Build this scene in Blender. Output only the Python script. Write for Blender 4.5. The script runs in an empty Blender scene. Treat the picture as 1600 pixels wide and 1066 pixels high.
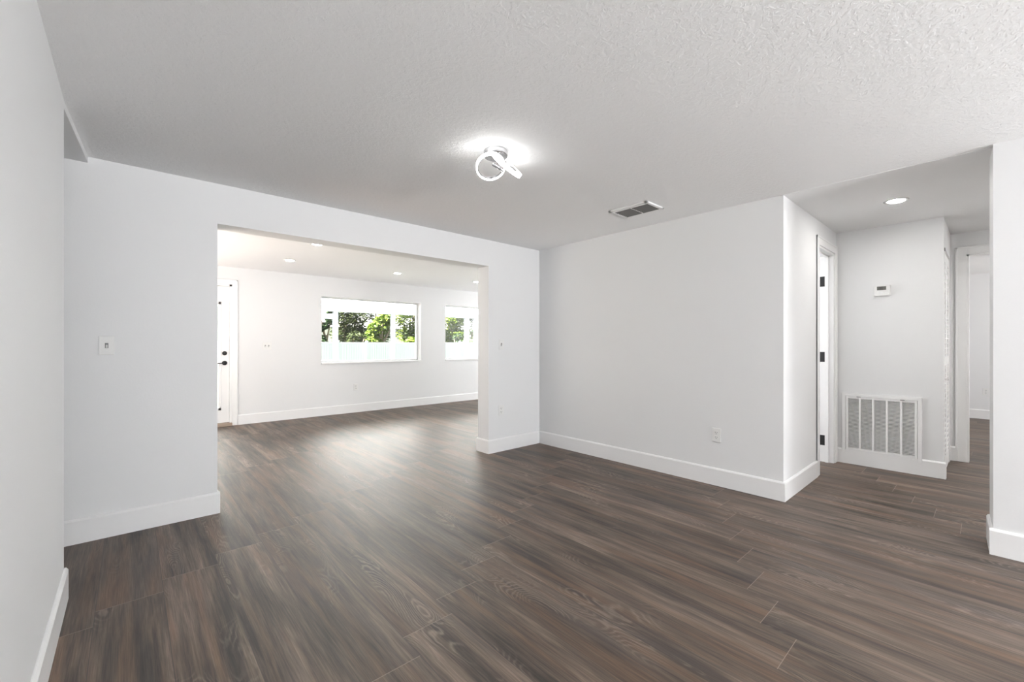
import bpy, bmesh, math, random
from mathutils import Vector, Matrix
S = bpy.context.scene
COL = S.collection
R = math.radians

# ------------------------------------------------------------------ camera, world, sun, added fill lamps, exposure
cam_d = bpy.data.cameras.new('camera')
cam_d.sensor_width = 36.0
cam_d.lens = 667.15 / 1600 * 36
cam_d.shift_y = 5.4 / 1600
cam_d.clip_start = 0.02
cam_d.clip_end = 300
cam = bpy.data.objects.new('camera', cam_d)
COL.objects.link(cam)
cam.location = (0, 0, 1.1715)
cam.rotation_euler = (R(90), 0, R(-41.7635))
S.camera = cam

S.view_settings.view_transform = 'Standard'
S.view_settings.look = 'None'
S.view_settings.gamma = 1
S.view_settings.use_curve_mapping = False
S.view_settings.exposure = 0.36

W = bpy.data.worlds.new('sky')
S.world = W
W.use_nodes = True
bg = W.node_tree.nodes['Background']
bg.inputs['Color'].default_value = (0.92, 0.96, 1.0, 1)
bg.inputs['Strength'].default_value = 1.9

def sun(rot, strength, col):
    d = bpy.data.lights.new('sun', 'SUN'); d.energy = strength; d.angle = R(2); d.color = col
    o = bpy.data.objects.new('sun', d); COL.objects.link(o); o.rotation_euler = rot
    return o
sun((R(38), 0, R(-92)), 3.2, (1, .96, .9))

def area(name, loc, rot, sx, sy, power, col=(1, 1, 1)):
    d = bpy.data.lights.new(name, 'AREA'); d.shape = 'RECTANGLE'; d.size = sx; d.size_y = sy
    d.energy = power; d.color = col
    o = bpy.data.objects.new(name, d); COL.objects.link(o); o.location = loc; o.rotation_euler = rot
    return o
XS = -.228
LP = {'side': 84, 'sideR': 225, 'rear': 480, 'right': 390, 'left': 55, 'bed': 38, 'hroom': 50, 'ring': 13, 'can': 40, 'hcan': 160, 'hall_fill': 950, 'sky': 1.5, 'sun': 106.0}
W.node_tree.nodes['Background'].inputs['Strength'].default_value = LP['sky']
bpy.data.objects['sun'].data.energy = LP['sun']
# unseen fill lamps added to brighten the rooms, standing in for daylight
area('added_fill_rear', (2.68, -6.42, .95), (R(90 + 78), 0, 0), 1.6, 1.9, LP['rear'], (.98, .99, 1))
area('added_fill_left', (XS + .04, -3.3, .95), (R(90 + 82), 0, R(-90)), 2.6, 1.9, LP['side'], (.98, .99, 1))
area('added_fill_right', (3.56, -3.7, .95), (R(90 + 80), 0, R(90)), 1.7, 1.9, LP['sideR'], (.98, .99, 1))
area('added_fill_back_room_right', (9.93, 5.5, .8), (R(90 + 86), 0, R(90)), 2.6, 1.5, LP['right'], (.98, .99, 1))
area('added_fill_back_room_left', (-1.93, 5.5, .8), (R(90 + 86), 0, R(-90)), 2.2, 1.5, LP['left'], (.98, .99, 1))
area('added_fill_bedroom', (8.3, -2.44, 1.4), (R(90 + 20), 0, 0), 1.5, 1.1, LP['bed'], (1, 1, 1))
area('added_fill_hall_room', (4.5, 3.52, 1.4), (R(-90 - 15), 0, 0), 1.0, 1.1, LP['hroom'], (1, 1, 1))

# ------------------------------------------------------------------ helpers
def tag(o, label=None, cat=None, group=None, kind=None):
    if label: o['label'] = label
    if cat: o['category'] = cat
    if group: o['group'] = group
    if kind: o['kind'] = kind
    return o

def obj(name, bm, mat, parent=None, smooth=False):
    me = bpy.data.meshes.new(name)
    bmesh.ops.recalc_face_normals(bm, faces=bm.faces[:])
    bm.to_mesh(me); bm.free()
    if smooth:
        for p in me.polygons: p.use_smooth = True
    if mat:
        me.materials.append(mat)
    o = bpy.data.objects.new(name, me); COL.objects.link(o)
    if parent: o.parent = parent
    return o

def empty(name, loc=(0, 0, 0), rz=0, **k):
    o = bpy.data.objects.new(name, None); COL.objects.link(o)
    o.location = loc; o.rotation_euler = (0, 0, rz); o.empty_display_size = .1
    tag(o, **k)
    return o

def NB(): return bmesh.new()

def box(bm, x0, x1, y0, y1, z0, z1, bevel=0.0, seg=2, M=None):
    t = bmesh.new()
    v = [t.verts.new((x, y, z)) for x in (x0, x1) for y in (y0, y1) for z in (z0, z1)]
    for f in ((0, 1, 3, 2), (4, 6, 7, 5), (0, 4, 5, 1), (2, 3, 7, 6), (0, 2, 6, 4), (1, 5, 7, 3)):
        t.faces.new([v[i] for i in f])
    bmesh.ops.recalc_face_normals(t, faces=t.faces[:])
    if bevel: bmesh.ops.bevel(t, geom=t.edges[:], offset=bevel, segments=seg, affect='EDGES', profile=.5)
    if M: t.transform(M)
    merge(bm, t)

def merge(bm, t):
    mp = {}
    for v in t.verts: mp[v] = bm.verts.new(v.co)
    for f in t.faces:
        try: bm.faces.new([mp[v] for v in f.verts])
        except ValueError: pass
    t.free()

def prism(bm, pts, z0, z1):
    a = [bm.verts.new((x, y, z0)) for x, y in pts]; b = [bm.verts.new((x, y, z1)) for x, y in pts]
    n = len(pts)
    bm.faces.new(a[::-1]); bm.faces.new(b)
    for i in range(n): bm.faces.new([a[i], a[(i + 1) % n], b[(i + 1) % n], b[i]])

def lathe(bm, prof, M=None, n=40):
    """prof: list of (r, z); revolve about z"""
    t = bmesh.new(); rings = []
    for r, z in prof:
        if r < 1e-6: rings.append([t.verts.new((0, 0, z))])
        else: rings.append([t.verts.new((r * math.cos(2 * math.pi * k / n), r * math.sin(2 * math.pi * k / n), z)) for k in range(n)])
    for a, b in zip(rings, rings[1:]):
        for k in range(n):
            q = [a[k % len(a)], a[(k + 1) % len(a)], b[(k + 1) % len(b)], b[k % len(b)]]
            q = list(dict.fromkeys(q))
            if len(q) > 2: t.faces.new(q)
    if M: t.transform(M)
    merge(bm, t)

def tube(bm, p0, p1, r0, r1=None, n=12):
    r1 = r0 if r1 is None else r1
    p0 = Vector(p0); p1 = Vector(p1); d = p1 - p0
    M = Matrix.Translation(p0) @ d.to_track_quat('Z', 'Y').to_matrix().to_4x4()
    lathe(bm, [(0, 0), (r0, 0), (r1, d.length), (0, d.length)], M, n)

# ------------------------------------------------------------------ node helpers / materials
class G:
    def __init__(s, name):
        s.m = bpy.data.materials.new(name); s.m.use_nodes = True
        s.t = s.m.node_tree; s.b = s.t.nodes['Principled BSDF']
        s.out = s.t.nodes['Material Output']
    def n(s, typ, **k):
        x = s.t.nodes.new(typ)
        for a, v in k.items(): setattr(x, a, v)
        return x
    def put(s, sock, v):
        if hasattr(v, 'node'): s.t.links.new(v, sock)
        else: sock.default_value = v
    def math(s, op, a, b=0.0, c=None):
        x = s.n('ShaderNodeMath', operation=op); s.put(x.inputs[0], a); s.put(x.inputs[1], b)
        if c is not None: s.put(x.inputs[2], c)
        return x.outputs[0]
    def comb(s, x, y, z):
        c = s.n('ShaderNodeCombineXYZ'); s.put(c.inputs[0], x); s.put(c.inputs[1], y); s.put(c.inputs[2], z); return c.outputs[0]
    def noise(s, vec, scale=1, detail=3, rough=.5, dist=0, color=False):
        x = s.n('ShaderNodeTexNoise'); s.put(x.inputs['Vector'], vec)
        x.inputs['Scale'].default_value = scale; x.inputs['Detail'].default_value = detail
        x.inputs['Roughness'].default_value = rough; x.inputs['Distortion'].default_value = dist
        return x.outputs['Color' if color else 'Fac']
    def ramp(s, fac, stops):
        x = s.n('ShaderNodeValToRGB'); s.put(x.inputs[0], fac); e = x.color_ramp.elements
        while len(e) < len(stops): e.new(.5)
        for el, (p, c) in zip(e, stops): el.position = p; el.color = (c if len(c) == 4 else (*c, 1))
        return x.outputs[0]
    def mix(s, fac, a, b, mode='MIX'):
        x = s.n('ShaderNodeMix', data_type='RGBA', blend_type=mode); s.put(x.inputs[0], fac)
        s.put(x.inputs[6], a if hasattr(a, 'node') else (*a, 1)[:4]); s.put(x.inputs[7], b if hasattr(b, 'node') else (*b, 1)[:4])
        return x.outputs[2]
    def bump(s, h, strength, dist=.01, prev=None):
        x = s.n('ShaderNodeBump'); x.inputs['Strength'].default_value = strength; x.inputs['Distance'].default_value = dist
        s.put(x.inputs['Height'], h)
        if prev: s.put(x.inputs['Normal'], prev)
        return x.outputs[0]
    def obj(s): return s.n('ShaderNodeTexCoord').outputs['Object']

def paint(name, col, rough=.6, scale=60, strength=.05, dist=.002, var=.015, spec=.35, metal=0):
    g = G(name); o = g.obj()
    n = g.noise(o, scale, 4, .6)
    v = g.noise(o, 1.3, 2, .5)
    c2 = tuple(min(1, c * (1 - var * 2)) for c in col)
    g.put(g.b.inputs['Base Color'], g.mix(v, c2, col))
    g.b.inputs['Roughness'].default_value = rough
    g.b.inputs['Specular IOR Level'].default_value = spec
    g.b.inputs['Metallic'].default_value = metal
    if strength: g.put(g.b.inputs['Normal'], g.bump(n, strength, dist))
    return g.m

def emis(name, col, st):
    g = G(name)
    g.b.inputs['Base Color'].default_value = (.8, .8, .8, 1)
    g.b.inputs['Emission Color'].default_value = (*col, 1)
    g.b.inputs['Emission Strength'].default_value = st
    n = g.noise(g.obj(), 30, 1)
    g.put(g.b.inputs['Roughness'], g.math('MULTIPLY_ADD', n, .1, .35))
    return g.m

M_wall = paint('wall_paint', (.835, .84, .845), .55, 90, .25, .0015)
M_ceil_smooth = paint('smooth_ceiling_paint', (.92, .925, .93), .75, 70, .12, .0015)
M_trim = paint('semi_gloss_trim_paint', (.90, .90, .90), .32, 40, .04, .001, spec=.5)
M_vinyl = paint('white_vinyl', (.88, .89, .90), .35, 30, .03, .001)
M_plastic = paint('white_plastic', (.84, .84, .83), .35, 20, .02, .0005, spec=.5)
M_slot = paint('dark_slot', (.05, .05, .05), .6, 20, 0)
M_black = paint('matte_black_metal', (.018, .018, .02), .42, 60, .05, .0005, spec=.5)
M_wmetal = paint('white_enamel_metal', (.89, .89, .89), .38, 60, .03, .0005, spec=.5)
M_grey = paint('grey_display', (.16, .16, .15), .25, 40, 0)
M_digit = paint('dark_display_digit', (.035, .035, .035), .3, 40, 0)
M_backing = paint('shade_backing', (.05, .045, .045), .9, 200, .4, .003)
M_duct_shade = paint('dark_duct_shade', (.045, .045, .045), .7, 50, .1)
M_slat = paint('grey_vent_slat', (.20, .20, .20), .5, 50, .02)
M_thresh = paint('tan_threshold', (.42, .33, .26), .45, 40, .05)
M_concrete = paint('patio_concrete', (.30, .295, .29), .85, 12, .3, .004)
M_roofside = paint('grey_shingles', (.30, .30, .31), .9, 8, .6, .02)
M_alum = paint('white_aluminium', (.20, .22, .25), .4, 30, .03, .001)
g = G('white_roof_added_glow'); tl = g.n('ShaderNodeBsdfTranslucent'); ms = g.n('ShaderNodeMixShader'); ms.inputs[0].default_value = .8  # translucency added so the roof glows and its reflection brightens the floor
nn = g.noise(g.obj(), 2.0, 2); g.put(tl.inputs['Color'], g.mix(nn, (.80, .83, .83), (.86, .88, .88)))
g.b.inputs['Base Color'].default_value = (.8, .82, .82, 1); g.b.inputs['Roughness'].default_value = .5
g.t.links.new(g.b.outputs[0], ms.inputs[1]); g.t.links.new(tl.outputs[0], ms.inputs[2]); g.t.links.new(ms.outputs[0], g.out.inputs['Surface']); M_panel = g.m
M_fence = paint('pale_fence_vinyl', (.50, .55, .60), .4, 30, .03, .001)
M_stucco = paint('pale_stucco', (.82, .83, .84), .8, 30, .3, .005)
M_bark = paint('bark', (.16, .12, .09), .9, 12, .8, .03)

g = G('knockdown_ceiling_paint'); o = g.obj()
n1 = g.noise(o, 42, 5, .62, .4); n2 = g.noise(o, 110, 3, .6)
h = g.math('ADD', g.ramp(n1, [(.46, (0, 0, 0)), (.56, (1, 1, 1))]), g.math('MULTIPLY', n2, .5))
g.b.inputs['Base Color'].default_value = (.92, .925, .93, 1)
g.b.inputs['Roughness'].default_value = .8
g.b.inputs['Specular IOR Level'].default_value = .2
g.put(g.b.inputs['Normal'], g.bump(h, .35, .004))
M_ceil = g.m

g = G('chrome'); g.b.inputs['Metallic'].default_value = 1
g.b.inputs['Base Color'].default_value = (.50, .50, .51, 1)
g.put(g.b.inputs['Roughness'], g.math('MULTIPLY_ADD', g.noise(g.obj(), 25, 2), .1, .12)); M_chrome = g.m
M_led = emis('led_strip_glow', (1, .99, .97), LP['ring'])
M_can = emis('recessed_lamp_glow', (1, .985, .96), LP['can'])
M_hcan = emis('hall_lamp_glow', (1, .97, .93), LP['hcan'])
M_hall_fill = emis('added_hall_fill_glow', (1, .97, .93), LP['hall_fill'])  # glow of the extra hall lamp added out of view

g = G('window_glass')
g.t.nodes.remove(g.b)
tr = g.n('ShaderNodeBsdfTransparent'); gl = g.n('ShaderNodeBsdfGlossy'); gl.inputs['Roughness'].default_value = .02
tr.inputs['Color'].default_value = (.97, .975, .975, 1)
fr = g.n('ShaderNodeFresnel'); fr.inputs['IOR'].default_value = 1.45
mx = g.n('ShaderNodeMixShader'); g.t.links.new(fr.outputs[0], mx.inputs[0]); g.t.links.new(tr.outputs[0], mx.inputs[1]); g.t.links.new(gl.outputs[0], mx.inputs[2])
g.t.links.new(mx.outputs[0], g.out.inputs['Surface']); M_glass = g.m

# ---- vinyl plank floor: planks run along Y, regular stepped end joints
def floor_mat():
    g = G('dark_brown_vinyl_plank'); o = g.obj()
    sp = g.n('ShaderNodeSeparateXYZ'); g.put(sp.inputs[0], o); x, y = sp.outputs[0], sp.outputs[1]
    w, L = .232, 1.577
    u = g.math('DIVIDE', g.math('ADD', x, .116), w)
    i = g.math('FLOOR', u); fx = g.math('FRACT', u)
    v = g.math('DIVIDE', g.math('SUBTRACT', g.math('SUBTRACT', y, 2.61), g.math('MULTIPLY', i, .132)), L)
    j = g.math('FLOOR', v); fy = g.math('FRACT', v)
    wn = g.n('ShaderNodeTexWhiteNoise', noise_dimensions='3D'); g.put(wn.inputs['Vector'], g.comb(i, j, 3.7))
    sc = g.n('ShaderNodeSeparateXYZ'); g.put(sc.inputs[0], wn.outputs['Color']); r1, r2, r3 = sc.outputs
    def loc(sx, sy, k=0.0):
        return g.comb(g.math('ADD', g.math('MULTIPLY', x, sx), g.math('MULTIPLY', r1, 37 + k)),
                      g.math('ADD', g.math('MULTIPLY', y, sy), g.math('MULTIPLY', r2, 53 + k)), g.math('MULTIPLY', r3, 19))
    broad = g.noise(loc(11, .95), 1, 4, .58, .35)           # wide dark/light bands
    streak = g.noise(loc(46, 1.7, 3), 1, 5, .65, .5)        # narrow streaks
    hair = g.noise(loc(135, 3.2, 31), 1, 4, .65, .3)         # hair-thin dark and light lines
    fine = g.noise(loc(260, 7, 5), 1, 3, .6)                # pores
    tone = g.math('ADD', g.math('MULTIPLY', broad, .52), g.math('MULTIPLY', streak, .28)); tone = g.math('ADD', tone, g.math('MULTIPLY', hair, .20))
    base = g.ramp(tone, [(.33, (.008, .006, .005)), (.41, (.028, .020, .015)), (.48, (.078, .055, .040)), (.56, (.145, .105, .079)), (.67, (.255, .195, .150))])
    warm = g.noise(loc(13, .8, 9), 1, 3, .6, .3)
    base = g.mix(g.ramp(warm, [(.50, (0, 0, 0)), (.66, (.7, .7, .7))]), base, (.160, .093, .056))
    cool = g.noise(loc(9, .9, 13), 1, 3, .55, .3)
    base = g.mix(g.ramp(cool, [(.54, (0, 0, 0)), (.72, (.55, .55, .55))]), base, (.066, .056, .055))
    # cathedral figure: contour lines of a smooth field
    fld = g.math('ADD', g.noise(loc(6, 1.3, 17), 1, 1.5, .45, .25), g.math('MULTIPLY', g.noise(loc(30, 9, 19), 1, 2, .6), .035))
    lines = g.math('SINE', g.math('MULTIPLY', fld, 250))
    lines = g.math('POWER', g.math('MULTIPLY_ADD', lines, .5, .5), 2.5)
    msk = g.ramp(g.noise(loc(6, 1.4, 23), 1, 2, .5), [(.54, (0, 0, 0)), (.64, (1, 1, 1))])
    lm = g.math('MULTIPLY', lines, msk)
    base = g.mix(g.math('MULTIPLY', lm, .45), base, (.30, .24, .195))
    base = g.mix(.8, base, g.ramp(fine, [(.30, (.55, .55, .55)), (.70, (1.3, 1.3, 1.3))]), 'MULTIPLY')
    br = g.math('MULTIPLY_ADD', r3, .30, .86)
    base = g.mix(1.0, base, g.comb(br, br, br), 'MULTIPLY')
    # seams
    ex = g.math('MINIMUM', fx, g.math('SUBTRACT', 1, fx)); ey = g.math('MINIMUM', fy, g.math('SUBTRACT', 1, fy))
    sx = g.math('LESS_THAN', ex, .0014 / w); sy = g.math('LESS_THAN', ey, .0013 / L)
    base = g.mix(g.math('MULTIPLY', sx, .85), base, (.05, .04, .035))
    base = g.mix(g.math('MULTIPLY', sy, .75), base, (.30, .24, .20))
    g.put(g.b.inputs['Base Color'], base)
    g.put(g.b.inputs['Roughness'], g.math('MULTIPLY_ADD', streak, .14, .45))
    g.b.inputs['IOR'].default_value = 1.5
    g.b.inputs['Specular IOR Level'].default_value = .7
    hgt = g.math('SUBTRACT', g.math('ADD', g.math('MULTIPLY', fine, .35), g.math('MULTIPLY', lm, .5)), g.math('MULTIPLY', g.math('MAXIMUM', sx, sy), 1.5))
    g.put(g.b.inputs['Normal'], g.bump(hgt, .22, .0015))
    return g.m
M_floor = floor_mat()

def leaf_mat(name, c1, c2, c3):
    g = G(name); o = g.obj()
    geo = g.n('ShaderNodeNewGeometry')
    n = g.noise(o, 1.1, 3, .6)
    f = g.math('ADD', g.math('MULTIPLY', n, .6), g.math('MULTIPLY', geo.outputs['Random Per Island'], .4))
    g.put(g.b.inputs['Base Color'], g.ramp(f, [(.25, c1), (.5, c2), (.75, c3)]))
    g.b.inputs['Roughness'].default_value = .55
    g.b.inputs['Specular IOR Level'].default_value = .2
    return g.m
M_leafA = leaf_mat('yellow_green_leaves', (.026, .052, .006), (.075, .122, .012), (.17, .21, .026))
M_leafB = leaf_mat('olive_green_leaves', (.013, .020, .005), (.028, .040, .011), (.058, .07, .023))
M_leafC = leaf_mat('deep_green_leaves', (.009, .022, .009), (.022, .044, .016), (.05, .08, .03))
g = G('lawn_grass'); n = g.noise(g.obj(), 3, 5, .7)
g.put(g.b.inputs['Base Color'], g.ramp(n, [(.3, (.022, .030, .014)), (.7, (.055, .068, .034))])); g.b.inputs['Roughness'].default_value = .9; M_grass = g.m

# ------------------------------------------------------------------ dimensions (metres)
H = 2.29
XL = -.228; YL = 2.82                    # left wall face and where it ends
YA, YAb = 3.58, 3.767                    # partition with the wide opening
XJ1, XJ2, HO = .45, 2.861, 2.012         # wide opening
XB, YC = 3.635, 1.0275                   # right wall, hall corner
XD, YD = 5.2815, .2686                   # hall end wall with the grille
XE = 6.195                               # wall with the doorway beyond
XR = 3.592                               # near right wall
YF = 7.302                               # back room far wall
T = .12
def struct(name, bm, mat, parent=None, **k):
    o = obj(name, bm, mat, parent)
    if not parent: o['kind'] = 'structure'
    return o

# ------------------------------------------------------------------ shell
b = NB(); box(b, -2.2, 10.2, -6.7, YF + .2, -.12, 0); struct('floor', b, M_floor)
b = NB(); box(b, -2.1, XB, -6.7, YAb - .09, H, H + .15); box(b, XB, 5.2, YC + .06, YAb - .09, H, H + .15); struct('ceiling', b, M_ceil)
b = NB(); box(b, XB, 10.2, -2.6, YC + .06, H - .003, H + .15); struct('ceiling_hall', b, M_ceil_smooth)
b = NB(); box(b, -2.1, 10.1, YAb - .09, YF + .2, H, H + .15); struct('ceiling_back_room', b, M_ceil_smooth)

b = NB(); box(b, XL - T, XL, -6.5, -4.6, 0, H); box(b, XL - T, XL, -4.6, -2.0, 2.1, H); box(b, XL - T, XL, -2.0, YL, 0, H); struct('wall_left', b, M_wall)
b = NB(); prism(b, [(XL - .001, YL), (-.19, YA), (XL - T, YA), (XL - T, YL)], 2.254, H); struct('trim_1', b, M_wall)   # shallow header over the side opening
b = NB(); box(b, -1.62, -1.5, 1.5, YA, 0, H); box(b, -1.5, XL - T, 1.38, 1.5, 0, H); box(b, -2.12, -2.0, -4.72, 1.5, 0, H); box(b, -2.0, -1.5, 1.38, 1.5, 0, H); box(b, -2.12, XL - T, -4.72, -4.6, 0, H); struct('wall_side_left', b, M_wall)
b = NB()
box(b, -2.0, XJ1, YA, YAb, 0, H); box(b, XJ1, XJ2, YA, YAb, HO, H); box(b, XJ2, 10.0, YA, YAb, 0, H)
struct('wall_partition', b, M_wall)
b = NB(); box(b, XB, XB + T, YC + T, YA, 0, H); struct('wall_right', b, M_wall)
DL, DR, DH = 4.612, 5.18, 2.066
b = NB(); box(b, XB, DL, YC, YC + T, 0, H); box(b, DL, DR, YC, YC + T, DH, H); box(b, DR, XD, YC, YC + T, 0, H)
struct('wall_hall_left', b, M_wall)
b = NB(); box(b, 5.2, 5.32, YC + T + .0, YA, 0, H); struct('wall_hall_room', b, M_wall)
# hall end wall with return-air recess
GY0, GY1, GZ0, GZ1 = .405, .98, .112, .692
gy0, gy1, gz0, gz1 = GY0 + .03, GY1 - .03, GZ0 + .03, GZ1 - .03
b = NB()
box(b, XD, XD + T, YD, gy0, 0, H); box(b, XD, XD + T, gy1, YC + T, 0, H)
box(b, XD, XD + T, gy0, gy1, 0, gz0); box(b, XD, XD + T, gy0, gy1, gz1, H)
struct('wall_hall_end', b, M_wall)
# closet side: header over louvred door
CX0, CX1, CH = 5.345, 6.07, 2.03
b = NB(); box(b, XD + T, CX1, YD, YD + T, CH, H); box(b, CX1, XE, YD, YD + T, 0, H); struct('wall_hall_closet', b, M_wall)
EY0, EY1 = .155, -.61
b = NB(); box(b, XE, XE + T, EY0, 1.1, 0, H); box(b, XE, XE + T, EY1, EY0, DH, H); box(b, XE, XE + T, -2.5, EY1, 0, H)
struct('wall_hall_far', b, M_wall)
b = NB(); box(b, 10.0, 10.12, -2.5, 1.5, 0, H); struct('wall_bedroom_far', b, M_wall)
b = NB(); box(b, XE + T, 10.0, 1.1, 1.22, 0, H); struct('wall_bedroom_left', b, M_wall)
b = NB()
box(b, XR + .268, 7.5, -2.6, -2.48, 0, H); box(b, 7.5, 9.1, -2.6, -2.48, 0, .8); box(b, 7.5, 9.1, -2.6, -2.48, 2.0, H); box(b, 9.1, 10.1, -2.6, -2.48, 0, H)
struct('wall_bedroom_right', b, M_wall)
b = NB(); prism(b, [(XR, -2.8), (XR + .268, -2.8), (XR + .268, .002), (XR, -.011)], 0, H); box(b, XR, XR + .268, -4.6, -2.8, 2.1, H); box(b, XR, XR + .268, -6.5, -4.6, 0, H); struct('wall_right_near', b, M_wall)
b = NB()
box(b, XL - T, 1.82, -6.62, -6.5, 0, H); box(b, 1.82, 3.54, -6.62, -6.5, 2.1, H); box(b, 3.54, XR + .268, -6.62, -6.5, 0, H)
struct('wall_rear', b, M_wall)
# back room
WIN = [(2.335, 4.175), (4.725, 6.56)]; WZ0, WZ1 = .85, 1.965
DX0, DX1, DZ = .12, 1.092, 2.035
b = NB(); xs = [-2.0, DX0, DX1, WIN[0][0], WIN[0][1], WIN[1][0], WIN[1][1], 10.0]
box(b, xs[0], xs[1], YF, YF + .2, 0, H); box(b, xs[1], xs[2], YF, YF + .2, DZ, H); box(b, xs[2], xs[3], YF, YF + .2, 0, H)
for a, c in WIN: box(b, a, c, YF, YF + .2, 0, WZ0); box(b, a, c, YF, YF + .2, WZ1, H)
box(b, xs[4], xs[5], YF, YF + .2, 0, H); box(b, xs[6], xs[7], YF, YF + .2, 0, H)
struct('wall_back_room_far', b, M_wall)
b = NB(); box(b, 10.0, 10.12, YA, 4.1, 0, H); box(b, 10.0, 10.12, 4.1, 6.9, 2.1, H); box(b, 10.0, 10.12, 6.9, YF + .2, 0, H)
struct('wall_back_room_right', b, M_wall)
b = NB(); box(b, -2.12, -2.0, YA, 4.3, 0, H); box(b, -2.12, -2.0, 4.3, 6.7, 2.1, H); box(b, -2.12, -2.0, 6.7, YF + .2, 0, H)
struct('wall_back_room_left', b, M_wall)

# ------------------------------------------------------------------ baseboards
BB = .145; bt = .014
def base_run(name, p0, p1, nrm):
    """profiled board from p0 to p1 (2D), nrm = side it stands out to"""
    b = NB(); prof = [(0, 0), (bt, 0), (bt, BB - .012), (bt * .55, BB - .002), (bt * .25, BB), (0, BB)]
    rows = []
    for p in (p0, p1):
        rows.append([b.verts.new((p[0] + nrm[0] * d, p[1] + nrm[1] * d, z)) for d, z in prof])
    n = len(prof)
    for k in range(n): b.faces.new([rows[0][k], rows[0][(k + 1) % n], rows[1][(k + 1) % n], rows[1][k]])
    b.faces.new(rows[0]); b.faces.new(rows[1][::-1])
    return struct(name, b, M_trim)
base_run('baseboard_left', (XL, -2.0), (XL, YL + bt), (1, 0))
base_run('baseboard_partition_left', (-1.5, YA), (XJ1 + bt, YA), (0, -1))
base_run('baseboard_jamb_left', (XJ1, YA), (XJ1, YAb + bt), (1, 0))
base_run('baseboard_jamb_right', (XJ2, YA), (XJ2, YAb + bt), (-1, 0))
base_run('baseboard_partition_right', (XJ2 - bt, YA), (XB - bt, YA), (0, -1))
base_run('baseboard_right', (XB, YC - bt), (XB, YA), (-1, 0))
base_run('baseboard_hall_left', (XB, YC), (4.532, YC), (0, -1))
base_run('baseboard_hall_end', (XD, YD - bt), (XD, YC - .002), (-1, 0))
base_run('baseboard_hall_closet', (XD, YD), (CX0 - .01, YD), (0, -1))
base_run('baseboard_hall_far', (XE, .232), (XE, YD), (-1, 0))
base_run('baseboard_bedroom', (10.0, -2.48), (10.0, 1.1), (-1, 0))
base_run('baseboard_right_near', (XR, -2.8), (XR, .003), (-1, 0))
base_run('baseboard_right_end', (XR, -.011), (XR + .282, .002), (-.047, .999))
base_run('baseboard_back_room', (1.165, YF), (10.0, YF), (0, -1))
base_run('baseboard_back_room_corner', (-2.0, YF), (.05, YF), (0, -1))
base_run('baseboard_partition_rear', (XJ2, YAb), (10.0, YAb), (0, 1))

# ------------------------------------------------------------------ doors
def casing_bm(plane, a0, a1, z, w=.08, t=.011, axis='y', sgn=-1):
    """U-shaped casing round an opening a0..a1, height z, in wall plane; axis 'y': wall plane is Y=plane"""
    b = NB()
    def bx(u0, u1, z0, z1, tt, bev=.003):
        lo, hi = sorted((plane, plane + sgn * tt))
        if axis == 'y': box(b, u0, u1, lo, hi, z0, z1, bev)
        else: box(b, lo, hi, u0, u1, z0, z1, bev)
    for (u0, u1, z0, z1) in ((a0 - w, a0, 0, z + w), (a1, a1 + w, 0, z + w), (a0, a1, z, z + w)):
        bx(u0, u1, z0, z1, t)
    bx(a0 - w, a0 - w + .018, 0, z + w, t + .003); bx(a1 + w - .018, a1 + w, 0, z + w, t + .003); bx(a0 - w, a1 + w, z + w - .018, z + w, t + .003)
    return b
# hall door: opens into the room on the left, hinged on the far jamb
d = empty('door_1', (DR, YC, 0), kind='structure')
def rel(o, e=None):
    o.data.transform(Matrix.Translation(-Vector((e or o.parent).location)))     # world coordinates -> the thing's own
    return o
rel(obj('casing', casing_bm(YC, DL, DR, DH, .079), M_trim, d))
b = NB(); box(b, DR - .018, DR, YC - .002, YC + T + .002, 0, DH); box(b, DL, DL + .012, YC - .002, YC + T + .002, 0, DH); box(b, DL, DR, YC - .002, YC + T + .002, DH - .018, DH)
rel(obj('jamb', b, M_trim, d))
b = NB(); box(b, DR - .032, DR - .018, YC + .040, YC + .068, 0, DH - .018); box(b, DL + .012, DL + .024, YC + .040, YC + .068, 0, DH - .018); box(b, DL, DR, YC + .040, YC + .068, DH - .032, DH - .018)
rel(obj('door_stop', b, M_trim, d))
b = NB(); sx0, sx1, sy0, sy1 = DR - .012, DR + .012, YC + T + .012, YC + T + .60
box(b, DR - .020, DR + .015, sy0, sy1, .01, DH - .022, .002)
lf = rel(obj('door_leaf', b, M_trim, d))
for zc in (.215, 1.047, 1.80):
    b = NB()
    box(b, DR - .0215, DR - .0175, YC + .0690, YC + T + .006, zc - .050, zc + .050, .0015)
    tube(b, (DR - .024, YC + T + .010, zc - .046), (DR - .024, YC + T + .010, zc + .046), .006)
    h_ = rel(obj('hinge', b, M_black, d)); h_['label'] = 'matte black door hinge'
# doorway into the far bedroom
d = empty('door_2', (XE, EY0, 0), kind='structure')
rel(obj('casing', casing_bm(XE, EY1, EY0, DH, .079, axis='x'), M_trim, d))
b = NB(); box(b, XE - .002, XE + T, EY0 - .016, EY0, 0, DH); box(b, XE - .002, XE + T, EY1, EY1 + .016, 0, DH); box(b, XE - .002, XE + T, EY1, EY0, DH - .016, DH)
rel(obj('jamb', b, M_trim, d))
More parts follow.
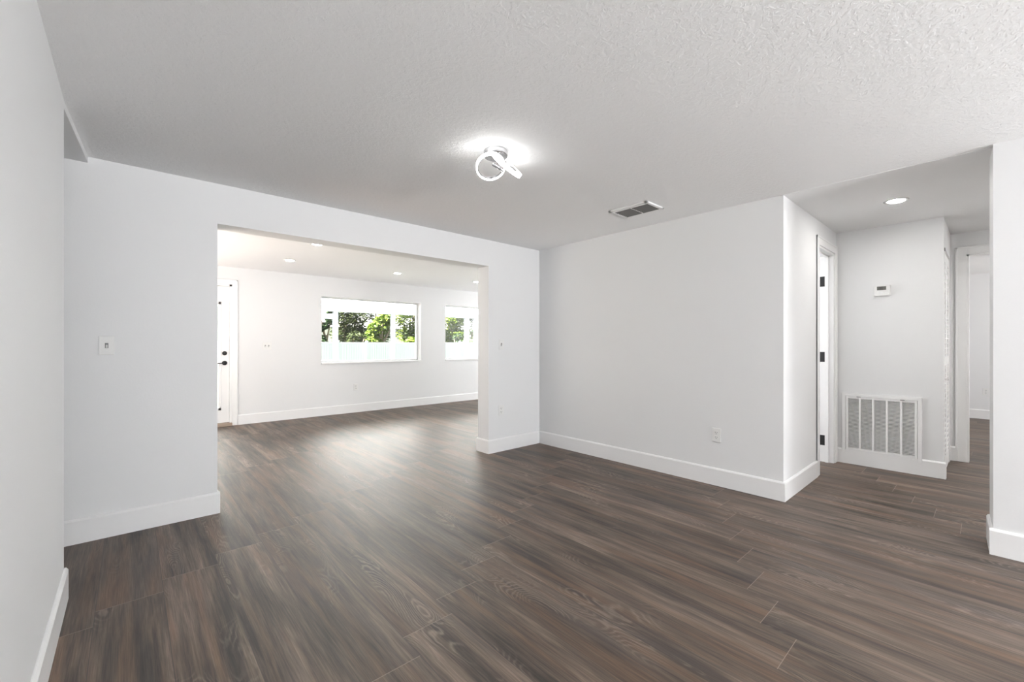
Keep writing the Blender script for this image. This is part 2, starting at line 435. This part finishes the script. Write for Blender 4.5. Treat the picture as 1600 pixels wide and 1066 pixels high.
# louvred closet door
d = empty('door_3', (CX0, YD, 0), kind='structure')
b = NB(); yb0, yb1 = YD + .004, YD + .034
n = 2
for k in range(n):
    x0 = CX0 + .005 + k * (CX1 - CX0) / n; x1 = CX0 + (k + 1) * (CX1 - CX0) / n - .004
    b = NB()
    for (a, c) in ((x0, x0 + .045), (x1 - .045, x1)): box(b, a, c, yb0, yb1, .012, CH - .03, .002)
    for (z0, z1) in ((.012, .14), (.98, 1.06), (CH - .11, CH - .03)): box(b, x0 + .045, x1 - .045, yb0, yb1, z0, z1)
    lf = rel(obj('door_leaf', b, M_trim, d))
    b = NB(); z = .16
    while z < CH - .13:
        if not .95 < z < 1.07:
            M = Matrix.Translation((0, (yb0 + yb1) / 2, z)) @ Matrix.Rotation(R(-38), 4, 'X')
            box(b, x0 + .045, x1 - .045, -.017, .017, -.003, .003, M=M)
        z += .046
    s_ = obj('louvre', b, M_trim, lf); rel(s_, d)
b = NB(); box(b, CX0, CX0 + .03, YD - .004, YD + .002, CH - .034, CH - .006); o_ = rel(obj('track_bracket', b, M_black, d)); o_['label'] = 'black track bracket'
b = NB(); lathe(b, [(0, 0), (.008, 0), (.007, .012), (.014, .02), (.012, .028), (0, .03)], Matrix.Translation((CX0 + .14, yb0, .86)) @ Matrix.Rotation(R(90), 4, 'X'), 16); rel(obj('knob', b, M_plastic, d))

# exterior door in the back room
d = empty('door_4', (.6, YF, 0), kind='structure')
rel(obj('casing', casing_bm(YF, DX0, DX1, DZ, .07), M_trim, d))
b = NB(); box(b, DX0, DX0 + .02, YF - .002, YF + .16, 0, DZ); box(b, DX1 - .028, DX1, YF - .002, YF + .16, 0, DZ); box(b, DX0, DX1, YF - .002, YF + .16, DZ - .024, DZ); rel(obj('jamb', b, M_trim, d))
sx0, sx1, sy0, sy1 = .142, 1.060, YF + .028, YF + .072
lx0, lx1, lz0, lz1 = .262, .945, .25, 1.76
b = NB(); box(b, sx0, lx0, sy0, sy1, .05, 2.006); box(b, lx1, sx1, sy0, sy1, .05, 2.006); box(b, lx0, lx1, sy0, sy1, .05, lz0); box(b, lx0, lx1, sy0, sy1, lz1, 2.006)
lf = rel(obj('door_leaf', b, M_trim, d))
b = NB()
for q in ((lx0 - .02, lx0 + .015, lz0 - .02, lz1 + .02), (lx1 - .015, lx1 + .02, lz0 - .02, lz1 + .02)): box(b, q[0], q[1], sy0 - .008, sy1 + .008, q[2], q[3], .003)
for q in ((lz0 - .02, lz0 + .015), (lz1 - .015, lz1 + .02)): box(b, lx0 - .02, lx1 + .02, sy0 - .008, sy1 + .008, q[0], q[1], .003)
rel(obj('glass_frame', b, M_trim, lf), d)
b = NB(); box(b, lx0, lx1, YF + .046, YF + .052, lz0, lz1); rel(obj('glass_pane', b, M_glass, lf), d)
RX = Matrix.Rotation(R(90), 4, 'X')
b = NB(); lathe(b, [(0, 0), (.030, 0), (.030, .010), (.022, .020), (.010, .022), (0, .022)], Matrix.Translation((1.006, sy0, 1.045)) @ RX, 28)
box(b, 1.002, 1.010, sy0 - .036, sy0 - .02, 1.030, 1.060, .002); o_ = rel(obj('deadbolt', b, M_black, lf, True), d); o_['label'] = 'round black deadbolt'
b = NB(); lathe(b, [(0, 0), (.032, 0), (.032, .008), (.014, .014), (.011, .045), (0, .045)], Matrix.Translation((1.006, sy0, .905)) @ RX, 28)
tube(b, (1.006, sy0 - .040, .905), (.885, sy0 - .046, .900), .0085, .007); o_ = rel(obj('door_lever', b, M_black, lf, True), d); o_['label'] = 'black lever door handle'
b = NB(); box(b, DX0, DX1 + .0, YF - .035, YF + .12, 0, .045, .006); o_ = rel(obj('threshold', b, M_thresh, d)); o_['label'] = 'tan door threshold'

# ------------------------------------------------------------------ windows
for k, (x0, x1) in enumerate(WIN):
    d = empty('window_%d' % (k + 1), ((x0 + x1) / 2, YF, WZ0), kind='structure')
    b = NB(); fy0, fy1, w = YF + .115, YF + .175, .036
    box(b, x0, x0 + w, fy0, fy1, WZ0, WZ1, .003); box(b, x1 - w, x1, fy0, fy1, WZ0, WZ1, .003)
    box(b, x0 + w, x1 - w, fy0, fy1, WZ1 - w * .6, WZ1, .003); box(b, x0 + w, x1 - w, fy0, fy1, WZ0, WZ0 + .045, .003)
    rel(obj('window_frame', b, M_vinyl, d))
    b = NB(); box(b, x0 + w, x1 - w, fy0 + .028, fy0 + .034, WZ0 + .045, WZ1 - w * .6); rel(obj('glass_pane', b, M_glass, d))
    b = NB(); box(b, x0 - .004, x1 + .012, YF - .022, fy0 + .002, WZ0 - .004, WZ0 + .022, .004); rel(obj('window_sill', b, M_trim, d))
    b = NB(); box(b, x1 - .012, x1 + .001, YF - .004, fy0, WZ0 + .02, WZ1, .001); rel(obj('reveal', b, M_trim, d))

# ------------------------------------------------------------------ wall plates
def basis(axis):
    """local frame of a plate: x right, z up, -y out of the wall; returns z rotation"""
    return {'-y': 0, '-x': R(-90)}[axis]
def plate(name, x, y, z, axis, label, cat, kind, gangs=1, group=None):
    e = empty(name, (x, y, z), basis(axis), label=label, cat=cat, group={'light_switch': 'white wall light switches', 'wall_outlet': 'white wall outlets'}[name])
    wv = .070 if gangs == 1 else .116
    if kind == 'wide_switch': wv = .070
    b = NB(); box(b, -wv / 2, wv / 2, -.006, 0, -.0575, .0575, .0025); obj('cover_plate', b, M_plastic, e)
    offs = [0] if gangs == 1 else [-.023, .023]
    for ox in offs:
        if 'switch' in kind:
            b = NB(); box(b, ox - .008, ox + .008, -.0075, -.005, -.015, .015, .0008); s = obj('switch_slot', b, M_slat, e)
            b = NB(); box(b, ox - .0045, ox + .0045, -.020, -.006, -.008, .008, .0015, M=Matrix.Rotation(R(22), 4, 'X')); obj('toggle', b, M_plastic, e)
            for zz in (-.030, .030):
                b = NB(); lathe(b, [(0, 0), (.003, 0), (.003, .001), (0, .0015)], Matrix.Translation((ox, -.006, zz)) @ RX, 12); obj('screw', b, M_wmetal, e)
        else:
            for zz in (-.0195, .0195):
                b = NB(); box(b, -.0165, .0165, -.0085, -.005, zz - .0145, zz + .0145, .003); f = obj('receptacle', b, M_plastic, e)
                b = NB(); box(b, -.0080, -.0055, -.0092, -.008, zz - .002, zz + .008); box(b, .0055, .0080, -.0092, -.008, zz - .001, zz + .007)
                lathe(b, [(0, 0), (.0028, 0), (.0028, .001), (0, .001)], Matrix.Translation((0, -.0083, zz - .0085)) @ RX, 10)
                obj('socket_hole', b, M_slot, f)
            b = NB(); lathe(b, [(0, 0), (.003, 0), (.003, .001), (0, .0015)], Matrix.Translation((0, -.006, 0)) @ RX, 12); obj('screw', b, M_wmetal, e)
    return e
plate('light_switch', -.109, YA, 1.165, '-y', 'white toggle light switch on the wall left of the wide opening', 'light switch', 'switch')
plate('light_switch', 3.037, YA, 1.17, '-y', 'small white toggle light switch on the narrow wall right of the wide opening', 'light switch', 'switch')
plate('light_switch', 1.54, YF, 1.146, '-y', 'double white light switch beside the glazed door in the back room', 'light switch', 'switch', gangs=2)
plate('wall_outlet', 3.033, YA, .450, '-y', 'white outlet low on the narrow wall right of the wide opening', 'outlet', 'outlet')
plate('wall_outlet', XB, 1.515, .418, '-x', 'white duplex outlet low on the long blank right wall', 'outlet', 'outlet')
plate('wall_outlet', 2.90, YF, .435, '-y', 'white outlet on the back room wall below the large window', 'outlet', 'outlet')
plate('wall_outlet', 10.0, .045, .43, '-x', 'white outlet in the far bedroom seen through the right doorway', 'outlet', 'outlet')

# thermostat
e = empty('thermostat', (XD, .676, 1.676), basis('-x'), label='white wall thermostat with a grey display above the return grille', cat='thermostat')
b = NB(); box(b, -.060, .060, -.006, 0, -.050, .050, .003); obj('back_plate', b, M_plastic, e)
b = NB(); box(b, -.058, .058, -.028, -.005, -.048, .050, .006, 3); bd = obj('body', b, M_plastic, e)
b = NB(); box(b, -.036, .030, -.0295, -.027, .006, .040, .001); sc = obj('display', b, M_grey, e); sc['label'] = 'dark grey display'
b = NB()
for ox in (-.012, .000):                                    # faint room-temperature digits
    for q in ((-.004, .004, .031, .033), (-.004, .004, .022, .024), (-.004, .004, .013, .015), (.003, .005, .013, .033), (-.005, -.003, .022, .033)):
        box(b, ox + q[0], ox + q[1], -.0303, -.0290, q[2], q[3])
obj('digits', b, M_digit, sc)
for ox in (-.03, 0, .03):
    b = NB(); box(b, ox - .009, ox + .009, -.0295, -.027, -.022, -.014, .001); obj('button', b, M_wmetal, e)

# return-air grille
e = empty('return_air_grille', (XD, (GY0 + GY1) / 2, (GZ0 + GZ1) / 2), 0, label='large white louvred return air grille low on the hall end wall', cat='vent')
def put(o): return rel(o, e)
xf = XD - .0155
b = NB()
box(b, xf, XD, GY0, gy0 - .002, GZ0, GZ1, .0015); box(b, xf, XD, gy1 + .002, GY1, GZ0, GZ1, .0015)
box(b, xf, XD, gy0 - .002, gy1 + .002, GZ0, gz0 - .002, .0005); box(b, xf, XD, gy0 - .002, gy1 + .002, gz1 + .002, GZ1, .0005)
put(obj('outer_frame', b, M_wmetal, e))
b = NB(); q = .018
box(b, xf + .0015, XD + .012, gy0, gy0 + q, gz0, gz1, .002); box(b, xf + .0015, XD + .012, gy1 - q, gy1, gz0, gz1, .002)
box(b, xf + .0015, XD + .012, gy0 + q, gy1 - q, gz0, gz0 + q, .0005); box(b, xf + .0015, XD + .012, gy0 + q, gy1 - q, gz1 - q, gz1, .0005)
iy0, iy1 = gy0 + q, gy1 - q; pw = (iy1 - iy0 + .016) / 5
for k in range(1, 5):
    yc = iy0 - .008 + k * pw; box(b, xf + .002, XD + .010, yc - .008, yc + .008, gz0 + q, gz1 - q, .002)
door = put(obj('hinged_front', b, M_wmetal, e))
for k in range(5):
    b = NB(); y0 = iy0 - .008 + k * pw + .008; y1 = y0 + pw - .016; nz = 40; zz0 = gz0 + q; dz = (gz1 - gz0 - 2 * q) / nz
    for m in range(nz):
        M = Matrix.Translation((XD - .006, 0, zz0 + (m + .5) * dz)) @ Matrix.Rotation(R(-33), 4, 'Y')
        box(b, -.0058, .0058, y0, y1, -.0006, .0006, M=M)
    o_ = obj('louvre_panel', b, M_wmetal, door); rel(o_, e)
b = NB(); box(b, XD + .045, XD + .065, gy0 + .001, gy1 - .001, gz0 + .001, gz1 - .001); o_ = put(obj('filter', b, M_backing, e)); o_['label'] = 'shade-coloured filter behind the slats'  # plate coloured dark to stand for the shade inside the recess
for yc in (gy0 + .10, gy1 - .10):
    b = NB(); box(b, xf - .004, xf + .002, yc - .016, yc + .016, gz1 - .004, gz1 + .003, .002); put(obj('latch', b, M_slat, e))

# ceiling air vent
vx0, vx1, vy0, vy1 = 2.98, 3.246, 1.772, 2.128
e = empty('ceiling_air_vent', ((vx0 + vx1) / 2, (vy0 + vy1) / 2, H), 0, label='rectangular white air vent with dark slats in the main room ceiling', cat='vent')
fr_ = .026; b = NB()
for q in ((vx0, vx0 + fr_, vy0, vy1), (vx1 - fr_, vx1, vy0, vy1), (vx0, vx1, vy0, vy0 + fr_), (vx0, vx1, vy1 - fr_, vy1)): box(b, q[0], q[1], q[2], q[3], H - .014, H - .0005, .003)
ym = (vy0 + vy1) / 2; box(b, vx0 + fr_, vx1 - fr_, ym - .007, ym + .007, H - .010, H - .0005, .002)
put(obj('frame', b, M_wmetal, e))
b = NB(); box(b, vx0 + fr_, vx1 - fr_, vy0 + fr_, vy1 - fr_, H - .0018, H - .0004); o_ = put(obj('duct_shade_sheet', b, M_duct_shade, e)); o_['label'] = 'dark sheet coloured as duct shade behind the slats'  # flat sheet under the ceiling; the duct's shade is put into its colour
for (a, c) in ((vy0 + fr_, ym - .007), (ym + .007, vy1 - fr_)):
    b = NB(); box(b, vx0 + fr_ + .020, vx0 + fr_ + .027, a, c, H - .0125, H - .004, .001); put(obj('damper_bar', b, M_wmetal, e))
    for k in range(9):
        xc = vx0 + fr_ + .012 + k * .0238
        b = NB(); box(b, -.009, .009, a, c, -.0007, .0007, M=Matrix.Translation((xc, 0, H - .0085)) @ Matrix.Rotation(R(38 if k else -30), 4, 'Y'))
        put(obj('slat', b, M_slat if k else M_wmetal, e))

# ------------------------------------------------------------------ main ceiling light: two crossed LED rings on a chrome canopy
ca, sa = math.cos(R(41.7635)), math.sin(R(41.7635))
def dirv(r, dn, f): return Vector((ca * r + sa * f, -sa * r + ca * f, -dn))
LC = Vector((1.575, 1.905, H))
e = empty('ceiling_light', LC, 0, label='modern ceiling light of two crossed glowing rings on a chrome base', cat='ceiling light')
b = NB(); lathe(b, [(0, 0), (.068, 0), (.070, -.004), (.070, -.028), (.066, -.034), (0, -.034)], Matrix.Translation(LC), 56)
o_ = put(obj('canopy', b, M_chrome, e, False)); o_['label'] = 'round chrome canopy'
def ring(c, a, bb, Rr, hw=.0075, th=.0065):
    a = a.normalized(); bb = (bb - a * bb.dot(a)).normalized(); nrm = a.cross(bb)
    b1, b2 = NB(), NB(); N = 96
    def band(b, r0, r1, h0, h1):
        rows = []
        for k in range(N):
            t = 2 * math.pi * k / N; dv = a * math.cos(t) + bb * math.sin(t)
            rows.append([b.verts.new(c + dv * r + nrm * h_) for r, h_ in ((r0, h0), (r1, h0), (r1, h1), (r0, h1))])
        for k in range(N):
            p, q_ = rows[k], rows[(k + 1) % N]
            for m in range(4): b.faces.new([p[m], p[(m + 1) % 4], q_[(m + 1) % 4], q_[m]])
    band(b1, Rr - th, Rr, -hw, hw)
    for q0, q1, q2, q3 in ((Rr + .0002, Rr + .004, -hw - .003, hw + .003), (Rr - th * .4, Rr + .0002, hw + .0002, hw + .003), (Rr - th * .4, Rr + .0002, -hw - .003, -hw - .0002)): band(b2, q0, q1, q2, q3)
    rr = put(obj('ring', b1, M_chrome, e)); rr['label'] = 'polished metal ring'
    l_ = obj('led_strip', b2, M_led, rr); rel(l_, e); l_['label'] = 'glowing LED strip'
cA = Vector((0, 0, 1.1715)) + dirv((766.5 - 800) / 667.15 * 2.46, (260.5 - 538.4) / 667.15 * 2.46, 2.46)
cB = Vector((0, 0, 1.1715)) + dirv((792 - 800) / 667.15 * 2.50, (258 - 538.4) / 667.15 * 2.50, 2.50)
ring(cA, dirv(22, 0, 6.7), dirv(-5.5, 13, 18.15), .080)
ring(cB, dirv(20, 17, 1.3), dirv(6, -9, 24.7), .098)
b = NB(); tube(b, cA + dirv(.012, -.022, .02), cA + dirv(.075, .018, .02), .0085, n=16); put(obj('connector_rod', b, M_chrome, e))
b = NB(); tube(b, LC + Vector((0, 0, -.03)), (cA + cB) / 2 + Vector((0, 0, .012)), .008, n=14); put(obj('stem', b, M_chrome, e))

# ------------------------------------------------------------------ recessed lights
def can(x, y, z, label, group='recessed ceiling downlights', glow=None):
    e = empty('recessed_light', (x, y, z), 0, label=label, cat='recessed light', group=group)
    b = NB(); lathe(b, [(.052, -.0035), (.060, -.006), (.073, -.0045), (.075, -.0005), (.052, -.0005), (.052, -.0035)], None, 36); obj('trim_ring', b, M_plastic, e, True)
    b = NB(); lathe(b, [(0, -.0105), (.036, -.0098), (.049, -.0075), (.052, -.0035), (.052, -.001), (0, -.001)], None, 32); obj('lens', b, glow or M_can, e)
    return e
can(4.425, .485, H - .003, 'round recessed downlight in the hall ceiling', glow=M_hcan)
can(5.0, -1.2, H - .003, 'unseen downlight added to brighten the hall, behind the near right wall', glow=M_hall_fill)  # extra lamp out of view, added to even out the hall light
can(1.575, 6.19, H, 'recessed downlight nearest the glazed door, leftmost by the back room window wall')
can(3.12, 6.19, H, 'recessed downlight in the back room above the large window')
can(4.60, 6.10, H, 'recessed downlight in the back room beside the right edge of the opening')
can(1.548, 4.985, H, 'recessed downlight at the top edge of the wide opening')

# ------------------------------------------------------------------ outdoors
b = NB(); box(b, -20, 60, YF + .2, 60, -.6, -.4); o_ = struct('ground', b, M_grass)
b = NB(); box(b, -2, 9, YF + .2, 10.5, -.4, -.06); struct('patio_floor', b, M_concrete)
b = NB(); box(b, -1.2, 5.0, -10.2, -6.62, 2.3, 2.42); box(b, -1.2, 5.0, -10.4, -6.62, -.2, -.06); box(b, -1.2, -1.1, -10.2, -6.62, -.06, 2.3); box(b, 4.9, 5.0, -10.2, -6.62, -.06, 2.3); struct('rear_sky_block', b, M_concrete)  # unseen enclosure added to cut the sky light entering the rear opening
e = empty('patio_cover', (4, 10.3, 0), 0, label='white aluminium patio roof with posts outside the back room windows', cat='patio cover')
b = NB(); x0, x1 = -2.2, 9.2
for k in range(38):
    a = x0 + k * .3; z0 = 2.42
    v = [b.verts.new(p) for p in ((a + .006, 7.52, z0), (a + .294, 7.52, z0), (a + .294, 10.45, 2.07), (a + .006, 10.45, 2.07))]
    b.faces.new(v)
    for q0, q1 in ((a - .012, a + .012),):                      # standing seam between two sheets
        w4 = [(q0, 7.52, z0 - .012), (q1, 7.52, z0 - .012), (q1, 10.45, 2.07 - .012), (q0, 10.45, 2.07 - .012)]
        lo = [b.verts.new(p) for p in w4]; hi = [b.verts.new(Vector(p) + Vector((0, 0, .03))) for p in w4]
        b.faces.new(lo[::-1]); b.faces.new(hi)
        for m in range(4): b.faces.new([lo[m], lo[(m + 1) % 4], hi[(m + 1) % 4], hi[m]])
put(obj('roof_panel', b, M_panel, e))
b = NB(); box(b, x0, x1, 10.26, 10.36, 1.95, 2.08, .004); put(obj('beam', b, M_alum, e))
for (a, c) in ((-2.1, -2.0), (1.0, 1.09), (3.553, 3.655), (5.02, 5.11), (7.345, 7.46), (7.69, 7.90)):
    b = NB(); box(b, a, c, 10.26, 10.36, -.06, 1.95, .004); put(obj('post', b, M_alum, e))
b = NB(); box(b, 2.62, 3.55, 10.28, 10.33, 1.77, 1.89, .003); box(b, 2.62, 3.55, 10.28, 10.33, .72, .82, .003); box(b, 2.62, 2.70, 10.28, 10.33, -.05, 1.89, .003)
box(b, 3.46, 3.55, 10.28, 10.33, -.05, .05, .003); box(b, 2.62, 3.55, 10.28, 10.33, -.05, .08, .003); put(obj('screen_door_frame', b, M_alum, e))

FY = 27.0
e = empty('vinyl_fence', (14, FY, -.4), 0, label='long white vinyl privacy fence across the garden', cat='fence')
px = -3.2
for k in range(23):
    b = NB(); x0, x1 = px + .065, px + 1.83 - .065
    box(b, x0, x1, FY - .02, FY + .02, 1.18, 1.30, .01); box(b, x0, x1, FY - .02, FY + .02, -.35, -.22, .01)
    nb = 11; wv = (x1 - x0) / nb
    for m in range(nb): box(b, x0 + m * wv + .004, x0 + (m + 1) * wv - .004, FY - .012, FY + .012, -.25, 1.20)
    put(obj('panel', b, M_fence, e))
    b = NB(); box(b, px - .065, px + .065, FY - .065, FY + .065, -.4, 1.34, .006); p_ = put(obj('post', b, M_fence, e))
    b = NB(); t_ = bmesh.new()
    q_ = [(-.08, 1.34), (-.08, 1.36), (0, 1.42)]
    vs = [b.verts.new((px + sx * .08, FY + sy * .08, 1.34)) for sx, sy in ((-1, -1), (1, -1), (1, 1), (-1, 1))]
    vt = [b.verts.new((px + sx * .08, FY + sy * .08, 1.365)) for sx, sy in ((-1, -1), (1, -1), (1, 1), (-1, 1))]
    ap = b.verts.new((px, FY, 1.43)); t_.free(); b.faces.new(vs[::-1])
    for m in range(4): b.faces.new([vs[m], vs[(m + 1) % 4], vt[(m + 1) % 4], vt[m]]); b.faces.new([vt[m], vt[(m + 1) % 4], ap])
    c_ = obj('post_cap', b, M_fence, p_); rel(c_, e)
    px += 1.83

def crown_mesh(rng, blobs, n, size):
    b = NB()
    tot = sum(r * r for _, r in blobs)
    for c, r in blobs:
        for _ in range(int(n * r * r / tot)):
            d = Vector((rng.gauss(0, 1), rng.gauss(0, 1), rng.gauss(0, 1))).normalized()
            p = Vector(c) + Vector((d.x * r, d.y * r, d.z * r * .85)) * (rng.uniform(.55, 1.05))
            q = Matrix.Rotation(rng.uniform(0, 6.28), 3, 'Z') @ Matrix.Rotation(rng.uniform(-1.2, 1.2), 3, 'X')
            s = size * rng.uniform(.6, 1.4)
            pts = [(-.5, 0, 0), (-.1, .28, .08), (.6, 0, 0), (-.1, -.28, .08)]
            b.faces.new([b.verts.new(p + q @ (Vector(v) * s)) for v in pts])
    return b
def tree(x, y, h, r, mat, label, seed, cat='tree', size=.20, n=6500, name='leafy_tree'):
    rng = random.Random(seed)
    e = empty(name, (x, y, -.4), 0, label=label, cat=cat, group='trees beyond the fence' if cat == 'tree' else 'shrubs behind the fence')
    b = NB(); tube(b, (0, 0, 0), (.1, 0, h * .45), .14, .09, 10)
    for k in range(4):
        a = rng.uniform(0, 6.28); tube(b, (.08, 0, h * .35), (math.cos(a) * r * .6, math.sin(a) * r * .6, h * .75), .07, .03, 8)
    obj('trunk', b, M_bark, e)
    blobs = []
    for k in range(9):
        a = rng.uniform(0, 6.28); rr = rng.uniform(0, .7) * r
        blobs.append(((math.cos(a) * rr, math.sin(a) * rr, h * rng.uniform(.28, .85)), r * rng.uniform(.35, .6)))
    obj('crown', crown_mesh(rng, blobs, n, size), mat, e)
    return e
TR = [
 (10.35, 31.6, 5.0, .75, M_leafC, 'dark thin tree left of the large window view, beyond the fence'),
 (12.5, 33.8, 6.6, 2.0, M_leafB, 'olive green spreading tree at the left of the large window view'),
 (17.6, 39.5, 7.6, 2.5, M_leafB, 'dark olive tree farthest behind the middle of the fence'),
 (14.1, 30.7, 4.1, 1.45, M_leafA, 'bright yellow-green tree in the middle of the large window view'),
 (17.3, 32.2, 6.0, 2.0, M_leafA, 'bright green bushy tree at the right of the large window view'),
 (21.0, 31.0, 5.4, 1.5, M_leafA, 'yellow-green tree at the left of the small window view'),
 (27.2, 37.0, 7.0, 2.3, M_leafC, 'deep green tree at the right of the small window view'),
 (4.2, 32, 5.6, 2.2, M_leafA, 'green tree seen through the glass of the back door'),
]
for k, (x, y, h_, r_, m_, lb) in enumerate(TR): tree(x, y, h_, r_, m_, lb, 11 + k)
# low shrubs filling in above the fence line
for k, (x, y, m_, lb) in enumerate([(11.6, 28.8, M_leafB, 'low olive shrub just behind the fence, left of the window view'), (15.6, 28.5, M_leafA, 'low bright shrub just behind the fence, right of the window view'), (19.6, 28.5, M_leafC, 'low deep green shrub behind the fence in the small window view')]):
    tree(x, y, 2.6, .95, m_, lb, 60 + k, 'shrub', .16, 3000, 'garden_shrub')
# palm in the small window
e = empty('palm_tree', (23.9, 33.2, -.4), 0, label='small palm with arching fronds behind the fence in the small window view', cat='palm')
b = NB(); tube(b, (0, 0, 0), (0, 0, 1.9), .14, .11, 12); obj('trunk', b, M_bark, e)
rng = random.Random(5)
for k in range(13):
    b = NB(); a = k * 6.283 / 13; prev = None; N = 10
    for m in range(N + 1):
        t = m / N; r_ = 1.3 * t; z = 1.9 + 1.1 * t - 1.7 * t * t; wd = .26 * math.sin(math.pi * min(1, t * .9 + .1)) + .02
        c = Vector((math.cos(a) * r_, math.sin(a) * r_, z)); s = Vector((-math.sin(a), math.cos(a), 0))
        cur = [b.verts.new(c + s * wd - Vector((0, 0, wd * .35))), b.verts.new(c), b.verts.new(c - s * wd - Vector((0, 0, wd * .35)))]
        if prev:
            b.faces.new([prev[0], cur[0], cur[1], prev[1]]); b.faces.new([prev[1], cur[1], cur[2], prev[2]])
        prev = cur
    obj('frond', b, M_leafC, e)
# neighbour's house behind the trees
e = empty('neighbouring_house', (20, 44, -.4), 0, label='pale neighbouring house with grey roof glimpsed between the trees', cat='house')
b = NB(); box(b, 8, 40, 44, 52, -.4, 2.9); put(obj('house_wall', b, M_stucco, e))
b = NB(); v = [b.verts.new(p) for p in ((7.5, 43.4, 2.9), (40.5, 43.4, 2.9), (40.5, 52.6, 2.9), (7.5, 52.6, 2.9), (11, 48, 4.4), (37, 48, 4.4))]
for f in ((0, 1, 5, 4), (1, 2, 5), (2, 3, 4, 5), (3, 0, 4), (3, 2, 1, 0)): b.faces.new([v[i] for i in f])
put(obj('house_roof', b, M_roofside, e))
